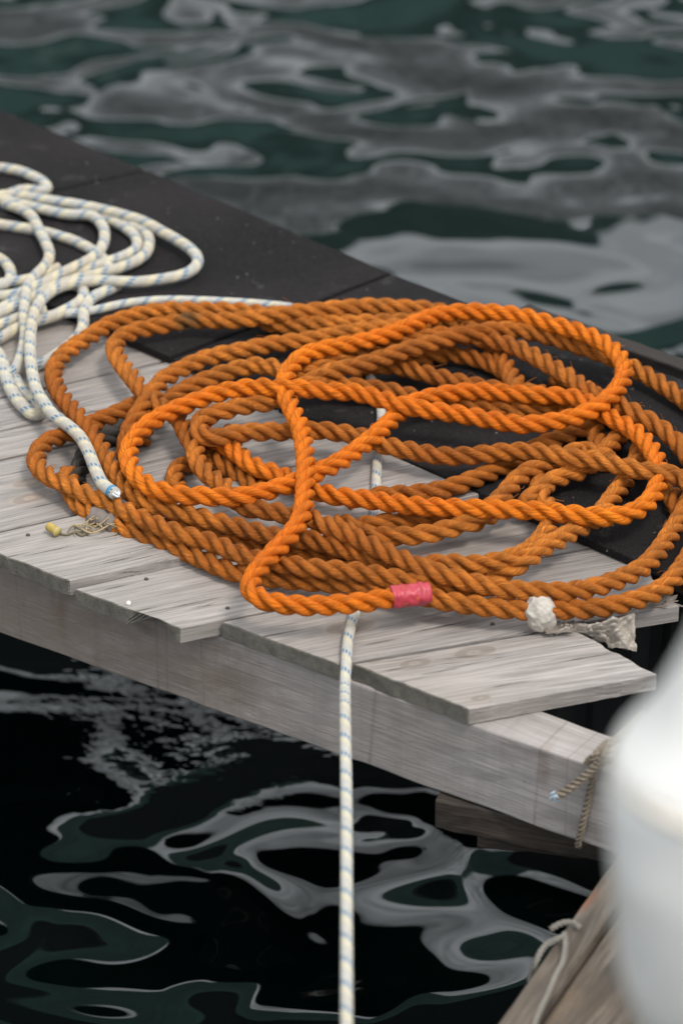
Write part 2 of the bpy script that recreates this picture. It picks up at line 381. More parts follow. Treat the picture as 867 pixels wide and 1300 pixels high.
# beams under the boards (edge beam with sawn face)
ZB = -.124
b_l = P(-520, 615, ZB); b_r = P(900, 1128.4, ZB)
def facept(px, py, out=0.):
    """point where the sight line meets the vertical front face of the edge beam"""
    d = (b_r-b_l).normalized(); n_ = Vector((d.y, -d.x, 0)); r_ = Vector(ray(px, py)); o_ = Vector(CP)
    t = (b_l + n_*out - o_).dot(n_)/r_.dot(n_); return o_ + r_*t
def beam_local(px, py):
    p = facept(px, py); d = (b_r-b_l).normalized(); return ((p-b_l).dot(d), p.z)
_st = []
for (x_, y_, rx_, rz_, tone_, a_) in ((79, 776, .012, .04, (.12, .07, .035), .8), (186, 800, .02, .012, (.07, .05, .04), .7), (690, 975, .010, .035, (.16, .11, .08), .75),
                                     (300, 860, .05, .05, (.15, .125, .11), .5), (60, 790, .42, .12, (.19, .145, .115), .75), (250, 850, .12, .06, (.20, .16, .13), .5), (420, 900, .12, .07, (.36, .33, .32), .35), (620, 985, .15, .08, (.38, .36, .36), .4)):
    u_, z_ = beam_local(x_, y_); _st.append((u_, 0, z_, rx_, .05, rz_, tone_, a_))  # wide brown ellipses darken the left end, pale ones lighten farther right
beam_mat = wood_mat('sawn_beam', base=(.37, .335, .318), dark=(.20, .175, .163), tint=(.24, .205, .18), seed=11, sawn=.9, knots=[], crack=.3, grime=.3, patches=_st, streak=.45)
def beam(name, a, b, width, z0, z1, mat, seed, label, cat='beam', nx=60, into=1):
    d = (b-a); d.z = 0; L = d.length; an = math.atan2(d.y, d.x)
    bm = bmesh.new(); ny, nz = 4, 6
    me = bpy.data.meshes.new(name)
    ring = [(0, z0), (0, z1), (width, z1), (width, z0)]
    vs = []; fs = []
    prof = [(0, z0+(z1-z0)*k/6) for k in range(6)] + [(width*k/4, z1) for k in range(4)] + [(width, z1-(z1-z0)*k/6) for k in range(6)] + [(width-width*k/4, z0) for k in range(4)]
    n = len(prof)
    for i in range(nx+1):
        x = L*i/nx
        for (y, z) in prof:
            e = .0014*mnoise.noise(Vector((x*14, y*40, z*40+seed))) + .001*mnoise.noise(Vector((x*60, y*90, z*90)))
            vs.append((x, y*into + e, z + e))
    for i in range(nx):
        for k in range(n): fs.append((i*n+k, i*n+(k+1) % n, (i+1)*n+(k+1) % n, (i+1)*n+k))
    fs.append(tuple(range(n))); fs.append(tuple(nx*n+k for k in range(n)))
    me = mesh(name, vs, fs); bm.from_mesh(me); bmesh.ops.recalc_face_normals(bm, faces=bm.faces); bm.to_mesh(me); bm.free()
    o = link(name, me, mat); o.matrix_world = Matrix.Translation((a.x, a.y, 0)) @ Matrix.Rotation(an, 4, 'Z')
    bv = o.modifiers.new('bevel', 'BEVEL'); bv.width = .0025; bv.segments = 2; bv.limit_method = 'ANGLE'; bv.angle_limit = R(50)
    if label: tag(o, label, cat)
    return o
ZB = -.124
b_l = P(-520, 615, ZB); b_r = P(900, 1128.4, ZB)
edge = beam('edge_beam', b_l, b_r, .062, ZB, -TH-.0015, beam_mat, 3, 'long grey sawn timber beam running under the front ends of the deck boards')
dark_w = wood_mat('wet_dark_wood', base=(.055, .040, .030), dark=(.018, .013, .010), tint=(.09, .045, .022), seed=21)
# cross timber under the beam, stringers under the deck
ca = P(553, 1055, -.165); 
xb = beam('cross_timber', P(551, 1052, -.165), P(840, 1112, -.165), .11, -.165, -.127, dark_w, 5, 'short wet brown timber hanging under the pale beam at right')
xb2 = beam('broken_timber', P(605, 1077, -.182), P(850, 1100, -.182), .06, -.182, -.1665, dark_w, 6, 'thin splintered dark plank under the wet brown timber')
uu = (b_r-b_l).normalized(); vv = Vector((-uu.y, uu.x, 0))
beam('rear_beam', P(-440, 137-.42*440, MT)-vv*.09, P(1010, 388+.36*407, MT)-vv*.09, .05, ZB, -TH-.0015, dark_w, 8, 'dark rear timber beam along the water side of the black matting')
def gap_blocker():  # added black block that darkens the gap and the water reflections below it
    a = b_l.lerp(b_r, .70) + vv*.40; b = b_r + uu*.5 + vv*.36; vs = []; fs = []; n = 60
    prof = [(0, -.40), (0, -.07), (.02, -.05), (.22, -.05), (.24, -.07), (.24, -.40)]
    for i in range(n+1):
        p = a.lerp(b, i/n); rib = .012 if i % 6 in (0, 1) else 0
        for (y, z) in prof:
            q = p + vv*(y + (rib if y < .1 else -rib)); vs.append((q.x, q.y, z - (rib if z > -.1 else 0)))
    m = len(prof)
    for i in range(n):
        for k in range(m): fs.append((i*m+k, (i+1)*m+k, (i+1)*m+(k+1) % m, i*m+(k+1) % m))
    fs += [tuple(range(m)), tuple(n*m+k for k in range(m))[::-1]]
    o = link('reflection_blocker', mesh('reflection_blocker', vs, fs), simple_mat('blocker_black', (.010, .010, .011), .6))
    tag(o, 'added black ribbed block under the deck, darkening the gap', 'light blocker')
gap_blocker()
def rear_blocker():  # added low block, keeps the hill's reflection out of the near water
    a = P(-440, 137-.42*440, MT)-vv*.16; b = P(1010, 388+.36*407, MT)-vv*.16; d = (b-a); d.z = 0; d.normalize(); w = Vector((-d.y, d.x, 0)); vs = []; fs = []; n = 70
    prof = [(0, -.72), (0, -.50), (.015, -.485), (.115, -.485), (.13, -.50), (.13, -.72)]
    for i in range(n+1):
        p = a.lerp(b, i/n); rib = .008 if i % 7 in (0, 1) else 0
        for (y, z) in prof: q = p + w*(y + (rib if y < .06 else -rib)); vs.append((q.x, q.y, z))
    m = len(prof)
    for i in range(n):
        for k in range(m): fs.append((i*m+k, (i+1)*m+k, (i+1)*m+(k+1) % m, i*m+(k+1) % m))
    fs += [tuple(range(m)), tuple(n*m+k for k in range(m))[::-1]]
    o = link('reflection_blocker', mesh('reflection_blocker', vs, fs), simple_mat('blocker_black', (.010, .010, .011), .6))
    tag(o, 'long added black block under the rear edge of the deck, blocking low reflections', 'light blocker')
rear_blocker()

# ------------------------------------------------------------------ black rubber mat pieces
mm = mat_mat()
def slab(name, pts, z0, z1, mat, label, cat, div=14):
    """four-sided slab with subdivided, slightly uneven edges; pts world xy in order"""
    n = div; vs = []; top = []
    for s, z in ((0, z1), (1, z0)):
        for i in range(n+1):
            for j in range(n+1):
                t, w = i/n, j/n
                p = pts[0]*(1-t)*(1-w) + pts[1]*t*(1-w) + pts[3]*(1-t)*w + pts[2]*t*w
                e = .0016 if (i in (0, n) or j in (0, n)) else 0
                vs.append((p.x + e*mnoise.noise(p*18), p.y + e*mnoise.noise(p*18 + Vector((5, 5, 5))), z + .0012*mnoise.noise(p*4)*(1 if s == 0 else 0)))
    K = (n+1)*(n+1); fs = []
    for i in range(n):
        for j in range(n):
            a = i*(n+1)+j; f = (a, a+1, a+n+2, a+n+1); fs.append(f); fs.append(tuple(reversed([x+K for x in f])))
    for i in range(n):
        for (a, b) in (((i)*(n+1), (i+1)*(n+1)), (i*(n+1)+n, (i+1)*(n+1)+n), (i, i+1), (n*(n+1)+i, n*(n+1)+i+1)):
            fs.append((a, b, b+K, a+K))
    me = mesh(name, vs, fs); bm = bmesh.new(); bm.from_mesh(me); bmesh.ops.recalc_face_normals(bm, faces=bm.faces); bm.to_mesh(me); bm.free()
    o = link(name, me, mat); bv = o.modifiers.new('bevel', 'BEVEL'); bv.width = .002; bv.segments = 2; bv.limit_method = 'ANGLE'; bv.angle_limit = R(50)
    if label: tag(o, label, cat, 'black rubber mats on the jetty')
    return o
def fy(x): return 360 + .435*x
def by(x): return 137 + .42*x if x < 590 else 384 + .36*(x-590)
def MP(x, y): return P(x, y, MT)
# seams run like the boards
slab('rubber_mat', [MP(-420, by(-420)), MP(184, 215), MP(60-215+0, fy(-155)), MP(-760, fy(-760))], 0.0015, MT, mm, 'brownish black rubber mat farthest back at the top left', 'mat')
slab('rubber_mat', [MP(187, 216.5), MP(495, 346.5), MP(215, 453), MP(-152, fy(-152)+1)], 0.0015, MT+.001, mm, 'black rubber mat under the right side of the white rope heap', 'mat')
slab('rubber_mat', [MP(498, 348), MP(600, 387), MP(350, fy(350)), MP(219, fy(219))], 0.0015, MT, mm, 'small black rubber mat strip behind the top of the orange coil', 'mat')
slab('rubber_mat', [MP(603, 388), MP(1010, by(1010)), MP(1000, fy(1000)), MP(353, fy(353)+1)], 0.0015, MT+.001, mm, 'black rubber mat with white specks under the right half of the orange coil', 'mat')
# far boards carrying the mat (plywood base) and the rear edge timber
base = slab('deck_underlay', [P(-430, by(-430)+24, -.001), P(1000, by(1000)+20, -.001), P(1000, fy(1000)+1, -.001), P(-500, fy(-500)+6, -.001)], -.02, -.0012, dark_w, None, None)
tag(base, 'dark board layer beneath the black rubber mats', 'board')
beam('rim_timber', P(655, 405, -.01), P(1010, 533, -.01), .026, -.06, .004, simple_mat('tarred_timber', (.022, .017, .014), .85), 9, 'thin brown rim timber along the water edge behind the orange coil')

# ------------------------------------------------------------------ ropes: traced centre lines, pixel space
O_ = 'bright'; V_ = 'worn'; K_ = 'tarred'; Wt = 'white'; Mo = 'line'
ST = []   # (rope, radius, [(px,py,layer),...])
def st(rope, r, pts, lay=None):
    out = []; cur = lay
    for p in pts:
        if len(p) == 3: cur = p[2]
        out.append((p[0], p[1], float(cur)))
    ST.append((rope, r, out))
RO = .0118
st(O_, RO, [(541,753,8),(520,756),(498,758),(475,763),(433,767),(392,769),(354,766),(329,759),(317,745,10),(324,729,14),(341,708,20),(367,681),(381,661),(387,631),(388,605),(388,580),(382,545),(372,522,16),(363,503,14),(362,482),(372,464,15),(387,451),(412,443,16),(460,434,18),(501,422,20),(526,411),(551,401),(590,396),(628,397),(670,403),(698,411),(731,420),(754,429),(774,441),(788,456),(793,472),(787,489),(774,504),(756,518),(731,529),(698,536),(662,539),(628,534,19),(577,525),(539,520),(513,515),(475,504),(450,498),(423,497),(392,494,19),(354,492),(316,492),(278,499),(250,509),(218,522),(192,536),(172,555),(163,578),(170,600),(192,618),(220,627),(265,630,18),(303,631),(336,624),(367,615,17),(407,598),(433,585),(475,554,16),(501,530),(526,511,15),(564,501),(602,497),(640,499),(685,502),(723,504),(748,512,14),(774,530,13),(799,543),(815,556,12),(828,573,11),(835,590,10),(835,613,11),(825,635,13),(804,650,14),(774,656),(743,655),(710,651),(672,648),(628,646),(577,645),(526,642),(488,637),(450,632),(428,630,13),(407,625),(380,614,12),(357,603,10),(336,597),(316,588),(303,577),(285,565,8),(268,556,6),(260,545,4)])
st(V_, RO, [(590,420,2),(575,402,5),(551,394,8),(513,391),(475,389),(450,390),(418,393),(367,398),(329,403),(291,407),(253,406),(232,408),(208,413),(172,420),(152,430),(145,443),(154,461),(170,482),(182,497),(197,511,6),(212,520),(228,532,8),(236,550),(248,570),(250,585),(265,603),(286,618,9),(300,635,10),(316,645),(341,648),(362,653,11),(397,659),(418,669),(443,679,12),(475,694),(501,706),(526,717),(564,730),(602,740),(640,748),(685,751),(723,751),(761,744),(794,732),(820,717),(840,694),(853,674),(867,651),(885,610),(905,560)], 8)
st(V_, RO, [(905,655,15),(867,607),(830,600),(799,594),(774,588),(748,583),(723,581),(685,574),(640,574),(602,578),(564,579),(526,573),(488,565),(460,555,13),(430,549,12),(397,546),(372,548),(341,548,11),(303,550),(270,556,10),(253,549),(255,534),(278,524),(316,514),(354,508,9),(385,490),(418,473,10),(460,463,11),(488,454),(526,441,13),(564,431,14),(602,422),(640,419),(670,421),(698,428),(730,438),(760,448,12),(785,458,10),(804,468),(825,479),(845,492),(867,507),(900,535)])
st(V_, RO, [(385,476,5),(410,466),(430,456,9),(450,449,12),(488,438),(526,431),(564,425),(600,428,11),(647,438,12),(672,449),(698,464),(723,479),(743,494),(765,506,11),(789,515,12),(809,526),(830,538),(850,553),(867,571),(885,600)])
st(V_, RO, [(545,420,4),(520,414,6),(475,418,8),(450,421),(418,427),(380,433),(341,438),(303,446),(265,454),(240,464),(223,473),(205,484),(196,498,9),(182,516),(172,532,8),(162,555,7),(160,580,5),(165,605,3)])
st(V_, RO, [(560,440,3),(500,455,4),(430,462),(400,472,5),(372,474,6),(354,468,7),(329,464),(303,468),(270,479),(240,492),(215,508,6),(190,530,3),(180,560,2)])
st(V_, RO, [(410,402,1),(360,401,1),(325,397,3),(290,394,5),(250,394,6),(208,394),(172,401),(137,413),(114,428,6),(93,441,6),(76,456),(68,472),(73,494),(88,515),(106,535,7),(119,553),(131,573),(142,592),(155,612,8),(172,630),(195,641),(223,648),(250,655,9),(265,660),(303,669),(336,678),(362,684),(392,685),(418,691),(443,699),(475,710),(501,717,8),(530,719,7),(564,715,6),(602,717),(640,711),(670,700,5),(690,680,5),(698,664,5),(695,645,5),(686,628,4),(682,612,3),(690,590,2)])
st(V_, RO, [(195,503,3),(172,514,4),(144,527),(121,536,3),(91,551,4),(68,557,6),(50,571,7),(46,588,8),(53,597),(63,605),(86,615),(111,628),(137,637),(162,650),(187,661),(208,670,7),(233,679),(265,687),(283,694),(301,702),(324,710,6),(362,716),(392,721),(418,723),(460,727),(488,732),(513,737),(551,744),(577,750,4),(610,756,2)])
st(V_, RO, [(88,600,1),(90,620,2),(97,636,3),(119,654,5),(144,666),(170,676),(203,687),(233,699),(250,706),(265,713),(291,724),(316,731),(341,733),(367,736),(405,739),(443,742),(488,747),(520,752,6),(551,760,6),(577,765),(615,770),(653,774),(685,775),(710,774),(748,773),(787,767),(820,757),(840,747),(855,734),(867,718),(890,680),(915,640)])
st(V_, RO, [(215,655,2),(240,668,3),(265,676),(291,682),(316,689),(336,694),(380,699),(418,706),(460,714),(490,722,2),(515,730,2)])
st(V_, RO, [(255,550,1),(268,570,2),(273,583),(291,595),(311,608,2),(330,622,1)])
st(V_, RO, [(285,548,3),(300,570,4),(308,585,5),(329,600),(352,610),(378,620,4),(400,632,3)])
st(V_, RO, [(440,673,3),(463,679,4),(488,681),(521,680),(551,676),(577,669),(602,660),(622,644,5),(640,628,6),(652,613,7),(667,600),(693,590,6),(715,583,5),(735,570,5),(757,578,3)])
st(V_, RO, [(430,662,2),(450,668,3),(488,664),(526,661),(564,661),(600,664,3),(620,655,2),(650,640,1)])
st(V_, RO, [(440,640,4),(460,634,6),(488,629,7),(526,627),(564,621),(602,608),(633,595),(653,586,8),(668,576),(685,566,7),(713,555),(743,541),(760,530,5),(775,520,3)])
st(V_, RO, [(600,760,1),(620,737,3),(648,723,5),(672,708,6),(690,695,7),(713,683,7),(731,672,8),(748,664),(765,648),(777,632),(789,616),(799,603,8),(808,585,6),(812,565,3)])
st(V_, RO, [(665,640,2),(680,627,4),(693,615,5),(718,603,6),(741,596,6),(765,575,6),(780,560),(795,545,5),(800,530,3)])
st(V_, RO, [(755,545,2),(757,560,2),(766,575,1),(775,590,0)])
st(V_, RO, [(450,474,2),(470,466,4),(496,464,5),(539,474),(577,484),(615,492),(650,497,3),(690,500,2)])
st(V_, RO, [(520,455,3),(546,451,5),(577,450),(607,456),(628,464,4),(650,480,3),(670,500,2)])
st(V_, RO, [(610,425,4),(625,440,6),(636,454,8),(645,470),(653,490,7),(660,510,5)])
st(V_, RO, [(400,488,5),(423,487,8),(450,491),(488,495),(521,503),(555,513,8),(590,517),(628,520),(666,521),(700,520),(735,515,6),(760,505,4)])
st(V_, RO, [(335,409,1),(362,413,2),(392,412,3),(430,411),(480,409),(520,408),(560,405,3),(590,409,4),(622,409,3),(645,420,2)])
st(V_, RO, [(225,618,1),(221,606,2),(228,594,2),(245,587,2),(262,590,1)])
st(V_, RO, [(835,600,8),(842,612,6),(850,625,8),(858,640,8),(870,660,5)])
st(V_, RO, [(700,480,4),(722,482,5),(745,495,5),(765,508,4),(790,520,8),(812,533,6)])
st(K_, RO, [(175,538,1),(160,546,2),(140,555),(120,565),(107,580),(101,598),(96,612,1)])
RW = .0076
st(Wt, RW, [(-60,215,3),(-30,210),(0,213),(22,216),(43,224),(57,232),(62,240),(52,243),(31,240),(14,246),(0,253),(-25,262),(-60,262)])
st(Wt, RW, [(-20,252,5),(10,247,4),(31,249,4),(61,254,5),(95,259,6),(121,264),(150,271),(182,281),(208,295),(234,310),(249,323),(252,334),(240,346),(208,354),(173,358),(145,357),(125,356,7),(103,358),(83,362),(61,373),(48,388),(41,410),(39,432),(39,454),(42,476),(48,498),(57,512),(69,528),(85,539),(101,553),(113,574,9),(122,597),(131,615),(147,627)])
st(Wt, RW, [(-30,240,3),(0,251,3),(17,257),(43,263),(69,269),(95,273),(113,272,3),(125,279,4),(133,292),(132,309),(121,325),(100,337),(83,345),(61,357,4),(40,366),(20,374,3),(0,376),(-30,380)])
st(Wt, RW, [(110,268,2),(130,276,3),(147,283),(165,293),(175,305),(173,317),(156,326),(130,335),(105,344),(74,354,3),(44,366,2),(20,382),(0,393),(-30,405)])
st(Wt, RW, [(140,272,3),(158,281,4),(173,288),(187,296),(190,309),(185,323),(170,333),(147,342),(120,349),(92,356,4),(60,368,3),(26,386,3),(0,398),(-30,410)])
st(Wt, RW, [(5,258,4),(26,265,5),(40,273,5),(50,292,6),(59,309),(64,325),(57,339),(44,351),(36,362,6),(33,380),(31,401,6),(33,423),(29,448),(20,470,5),(10,478,4),(2,470,4),(-2,458,4),(-15,450,2)])
st(Wt, RW, [(-20,282,1),(0,285,2),(26,289),(50,293,2),(69,298),(95,306),(118,318),(133,330,1),(140,345,1)])
st(Wt, RW, [(-20,322,2),(-8,325,3),(5,331),(14,343),(13,357,3),(0,364,2),(-20,368)])
st(Wt, RW, [(-20,366,1),(0,361,2),(18,357,2),(35,356,3),(52,350,2),(75,340,1)])
st(Wt, RW, [(85,362,3),(97,361,5),(106,367,7),(106,379,6),(89,391,5),(61,404,4),(40,410,3),(18,419,3),(0,430),(-25,440)])
st(Wt, RW, [(60,394,2),(40,398,2),(20,405),(0,413),(-25,422)])
st(Wt, RW, [(150,362,2),(137,369,4),(120,376,6),(111,386,8),(106,400,8),(107,411),(101,426),(87,439),(70,452,6),(55,461,4),(40,466,2)])
st(Wt, RW*1.1, [(-10,440,3),(2,455,5),(8,478),(17,499),(31,517),(46,528),(54,524,5),(46,512,5),(32,498,5),(20,482,4)])
RM = .0060
st(Mo, RM, [(30,404,1),(60,400),(90,398),(115,395,2),(138,390),(156,386),(190,382),(225,381),(280,383),(329,386),(380,392),(410,400,1),(440,430,.5),(470,480,.5),(484,520,.5),(481,560,.5),(478,600),(476,640),(473,670),(467,710),(459,750),(450,780),(443,805),(440,825,.6)])

def catmull(pts, step=6.0):
    p = np.array(pts, float); out = []
    p = np.vstack([2*p[0]-p[1], p, 2*p[-1]-p[-2]])
    for i in range(1, len(p)-2):
        n = max(2, int(np.linalg.norm(p[i+1, :2]-p[i, :2])/step))
        a = [0.0]
        for k in range(3): a.append(a[-1] + max(1e-6, np.linalg.norm(p[i+k, :2]-p[i+k-1, :2]))**.5)
        for j in range(n):
            t = a[1] + (a[2]-a[1])*j/n
            A1 = (a[1]-t)/(a[1]-a[0])*p[i-1] + (t-a[0])/(a[1]-a[0])*p[i]
            A2 = (a[2]-t)/(a[2]-a[1])*p[i] + (t-a[1])/(a[2]-a[1])*p[i+1]
            A3 = (a[3]-t)/(a[3]-a[2])*p[i+1] + (t-a[2])/(a[3]-a[2])*p[i+2]
            B1 = (a[2]-t)/(a[2]-a[0])*A1 + (t-a[0])/(a[2]-a[0])*A2
            B2 = (a[3]-t)/(a[3]-a[1])*A2 + (t-a[1])/(a[3]-a[1])*A3
            c = (a[2]-t)/(a[2]-a[1])*B1 + (t-a[1])/(a[2]-a[1])*B2
            c[2] = p[i, 2] + (p[i+1, 2]-p[i, 2])*j/n
            out.append(c)
    out.append(p[-2]); return np.array(out)

STIFF = 9.0
def solve():
    """let every rope rest on whatever passes under it: heights by relaxation, plan position along each sight line"""
    A = []; sid = []; rad = []; pos = []
    for k, (rope, r, pts) in enumerate(ST):
        c = catmull(pts)
        seg = np.linalg.norm(np.diff(c[:, :2]*[1, 1.7], axis=0), axis=1)/1050; s = np.concatenate([[0], np.cumsum(seg)])
        A.append(c); sid += [k]*len(c); rad += [r]*len(c); pos += list(s)
    A = np.vstack(A); sid = np.array(sid); rad = np.array(rad); pos = np.array(pos); n = len(A)
    D = FW[None] + ((A[:, 0]-PW/2)/FPX)[:, None]*RT[None] + ((PH/2-A[:, 1])/FPX)[:, None]*UP[None]
    # mat stands 12 mm over the boards
    base = np.where(A[:, 1] < 360+.435*A[:, 0]+4, MT, 0.0) + .0005
    z = base + rad
    lay = A[:, 2]
    same = sid[:, None] == sid[None, :]
    valid = (~same) | (np.abs(pos[:, None]-pos[None, :]) > .10)
    above = (lay[:, None] > lay[None, :] + .01) & valid
    rs = rad[:, None] + rad[None, :]
    starts = [0] + list(np.where(np.diff(sid))[0]+1) + [n]
    I, J = np.where(above & (np.hypot((A[:, 0][:, None]-A[:, 0][None, :]), (A[:, 1][:, None]-A[:, 1][None, :])) < 190))
    rIJ = rs[I, J]*1.0
    for it in range(70):
        t = (z - CAMH)/D[:, 2]; X = D[:, 0]*t; Y = D[:, 1]*t
        d = np.hypot(X[I]-X[J], Y[I]-Y[J]); m = d < rIJ
        need = z[J[m]] + np.sqrt(np.maximum(0, rIJ[m]**2 - d[m]**2))*.84
        tgt = np.full(n, -1.0); np.maximum.at(tgt, I[m], need)
        low = base + rad
        znew = np.maximum(z - (.0012 if it < 55 else .0002), low)                 # gravity
        znew = np.maximum(znew, np.where(tgt > znew, znew*.35 + tgt*.65, znew))
        for a, b in zip(starts[:-1], starts[1:]):  # bending stiffness
            if b-a < 5: continue
            seg = znew[a:b]
            hw = min(27, b-a-1); e = np.concatenate([2*seg[0]-seg[hw:0:-1], seg, 2*seg[-1]-seg[-2:-hw-2:-1]])
            kk = np.exp(-.5*(np.arange(-hw, hw+1)/STIFF)**2); kk /= kk.sum()
            znew[a:b] = np.convolve(e, kk, 'valid')*.8 + seg*.2
        z = np.maximum(znew, low)
    t = (z - CAMH)/D[:, 2]; Q = CP[None] + D*t[:, None]
    return [Q[a:b] for a, b in zip(starts[:-1], starts[1:])]
PATHS = solve()
print('max rope height', [round(float(p[:, 2].max()), 3) for p in PATHS])
print([round(float(v), 3) for v in PATHS[0][::12, 2]])

def resample(Q, step, smooth=2):
    Q = np.array(Q)
    s = np.concatenate([[0], np.cumsum(np.linalg.norm(np.diff(Q, axis=0), axis=1))])
    n = max(3, int(s[-1]/step)); u = np.linspace(0, s[-1], n)
    R_ = np.stack([np.interp(u, s, Q[:, k]) for k in range(3)], 1)
    for _ in range(smooth): R_[1:-1] = .25*R_[:-2] + .5*R_[1:-1] + .25*R_[2:]
    return R_
def frames(C):
    T = np.gradient(C, axis=0); T /= np.linalg.norm(T, axis=1)[:, None]
    Nn = np.zeros_like(C); n0 = np.cross(T[0], [0, 0, 1.]); n0 /= np.linalg.norm(n0); Nn[0] = n0
    for i in range(1, len(C)):
        v = Nn[i-1] - T[i]*np.dot(Nn[i-1], T[i]); Nn[i] = v/np.linalg.norm(v)
    return T, Nn, np.cross(T, Nn)
def twist_profile(k=42, strands=3, rc=.53, rs=.465):
    out = []
    for i in range(k):
        a = 2*math.pi*i/k; best = 0
        for s in range(strands):
            d = (a - 2*math.pi*s/strands + math.pi) % (2*math.pi) - math.pi
            disc = rs*rs - (rc*math.sin(d))**2
            if disc > 0: best = max(best, rc*math.cos(d) + math.sqrt(disc))
        out.append(max(best, .41))
    return np.array(out)
PROF = twist_profile()
def rope_geo(Q, r, pitch, twisted=True, step=.0032, hand=1, ph0=0.):
    k = len(PROF) if twisted else 14
    C = resample(Q, step, 5 if twisted else 3); T, Nn, B = frames(C)
    s = np.concatenate([[0], np.cumsum(np.linalg.norm(np.diff(C, axis=0), axis=1))])
    a = np.arange(k)*2*math.pi/k
    rad = (PROF*r*1.03) if twisted else np.full(k, r)
    tw = hand*2*math.pi*s/pitch + ph0 + (.5*np.sin(s*7.3+ph0) if twisted else 0)
    A = a[None, :] + (tw[:, None] if twisted else 0)
    taper = np.ones(len(C))
    V = C[:, None, :] + (np.cos(A)[..., None]*Nn[:, None, :] + np.sin(A)[..., None]*B[:, None, :])*(rad[None, :]*taper[:, None])[..., None]
    n = len(C)
    uv_u = np.repeat(s[:, None], k, 1); uv_v = (A/(2*math.pi)) if twisted else np.repeat((a/(2*math.pi))[None], n, 0)
    return V.reshape(-1, 3), n, k, uv_u, uv_v
def rope_mesh(name, geos):
    vs = []; fs = []; uvs = []; off = 0
    for (V, n, k, U, Vv) in geos:
        vs.append(V)
        for i in range(n-1):
            for j in range(k):
                j2 = (j+1) % k
                fs.append((off+i*k+j, off+i*k+j2, off+(i+1)*k+j2, off+(i+1)*k+j))
                v0 = Vv[i, j]; v1 = Vv[i+1, j]; dv = 1/k
                uvs += [(U[i, j], v0), (U[i, j], v0+dv), (U[i+1, j], v1+dv), (U[i+1, j], v1)]
        fs.append(tuple(off+j for j in range(k))[::-1]); uvs += [(0, 0)]*k
        fs.append(tuple(off+(n-1)*k+j for j in range(k))); uvs += [(0, 0)]*k
        off += n*k
    vs = np.vstack(vs)
    me = mesh(name, vs.tolist(), fs)
    ul = me.uv_layers.new(name='UVMap'); ul.data.foreach_set('uv', np.array(uvs, dtype=np.float32).ravel())
    return me
PITCHR = .069
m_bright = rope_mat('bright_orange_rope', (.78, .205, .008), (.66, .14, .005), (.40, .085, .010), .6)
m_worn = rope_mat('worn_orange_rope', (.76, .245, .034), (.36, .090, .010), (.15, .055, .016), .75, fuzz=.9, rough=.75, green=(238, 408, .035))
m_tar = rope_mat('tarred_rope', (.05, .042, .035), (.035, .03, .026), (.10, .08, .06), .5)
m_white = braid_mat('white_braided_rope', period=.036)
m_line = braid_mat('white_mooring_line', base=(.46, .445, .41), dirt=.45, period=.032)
def build_rope(key, name, mat, label, cat, **kw):
    geos = []
    for k, ((rope, r, pts), Q) in enumerate(zip(ST, PATHS)):
        if rope != key: continue
        if key == Mo: Q = extend_line(Q)
        geos.append(rope_geo(Q, r, PITCHR, ph0=k*1.7, **kw))
    o = link(name, rope_mesh(name, geos), mat, smooth=True); tag(o, label, cat); return o
def extend_line(Q):
    """the mooring line leaves the deck edge and comes towards the boat the photographer stands on"""
    ex = [PD(438, 870, (Q[-1][1]*math.cos(PITCH) + (CAMH-Q[-1][2])*math.sin(PITCH))*.985)]
    d0 = ex[0]; D = (Vector(d0)-Vector(CP)).dot(Vector(FW))
    for (x, y, s) in ((438, 900, .975), (439, 960, .955), (440, 1030, .93), (440, 1110, .905), (440, 1200, .88), (440, 1300, .855), (440, 1450, .82), (440, 1700, .78), (440, 2050, .73)):
        ex.append(PD(x, y, D*s))
    return np.vstack([Q[:-1], np.array([list(e) for e in ex])])
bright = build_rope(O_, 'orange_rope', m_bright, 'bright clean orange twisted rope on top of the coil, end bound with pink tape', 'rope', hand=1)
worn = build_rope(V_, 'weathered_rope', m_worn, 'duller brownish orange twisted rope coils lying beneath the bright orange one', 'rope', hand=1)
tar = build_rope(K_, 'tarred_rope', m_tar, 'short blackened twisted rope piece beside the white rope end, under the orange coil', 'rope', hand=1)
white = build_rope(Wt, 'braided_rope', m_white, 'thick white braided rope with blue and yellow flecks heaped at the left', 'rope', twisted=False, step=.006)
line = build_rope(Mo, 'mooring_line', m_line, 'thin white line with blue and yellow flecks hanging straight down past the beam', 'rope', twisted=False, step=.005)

# ------------------------------------------------------------------ rope ends and details
def stroke_geo(pts, r, k=10, step=.003, smooth=2, rfun=None, ns=0., seed=0):
    Q = np.array([list(p) for p in pts], float)
    C = resample(Q, step, smooth) if step else Q
    T, Nn, B = frames(C); a = np.arange(k)*2*math.pi/k; n = len(C)
    s = np.concatenate([[0], np.cumsum(np.linalg.norm(np.diff(C, axis=0), axis=1))])
    rr = np.array([r*(rfun(i/(n-1)) if rfun else 1) for i in range(n)])
    V = C[:, None, :] + (np.cos(a)[None, :, None]*Nn[:, None, :] + np.sin(a)[None, :, None]*B[:, None, :])*rr[:, None, None]
    if ns:
        for i in range(n):
            for j in range(k):
                p = Vector(V[i, j])*160 + Vector((seed, 0, 0)); d = V[i, j]-C[i]
                V[i, j] = C[i] + d*(1 + ns*mnoise.noise(p))
    return V.reshape(-1, 3), n, k, np.repeat(s[:, None], k, 1), np.repeat((a/(2*math.pi))[None], n, 0)
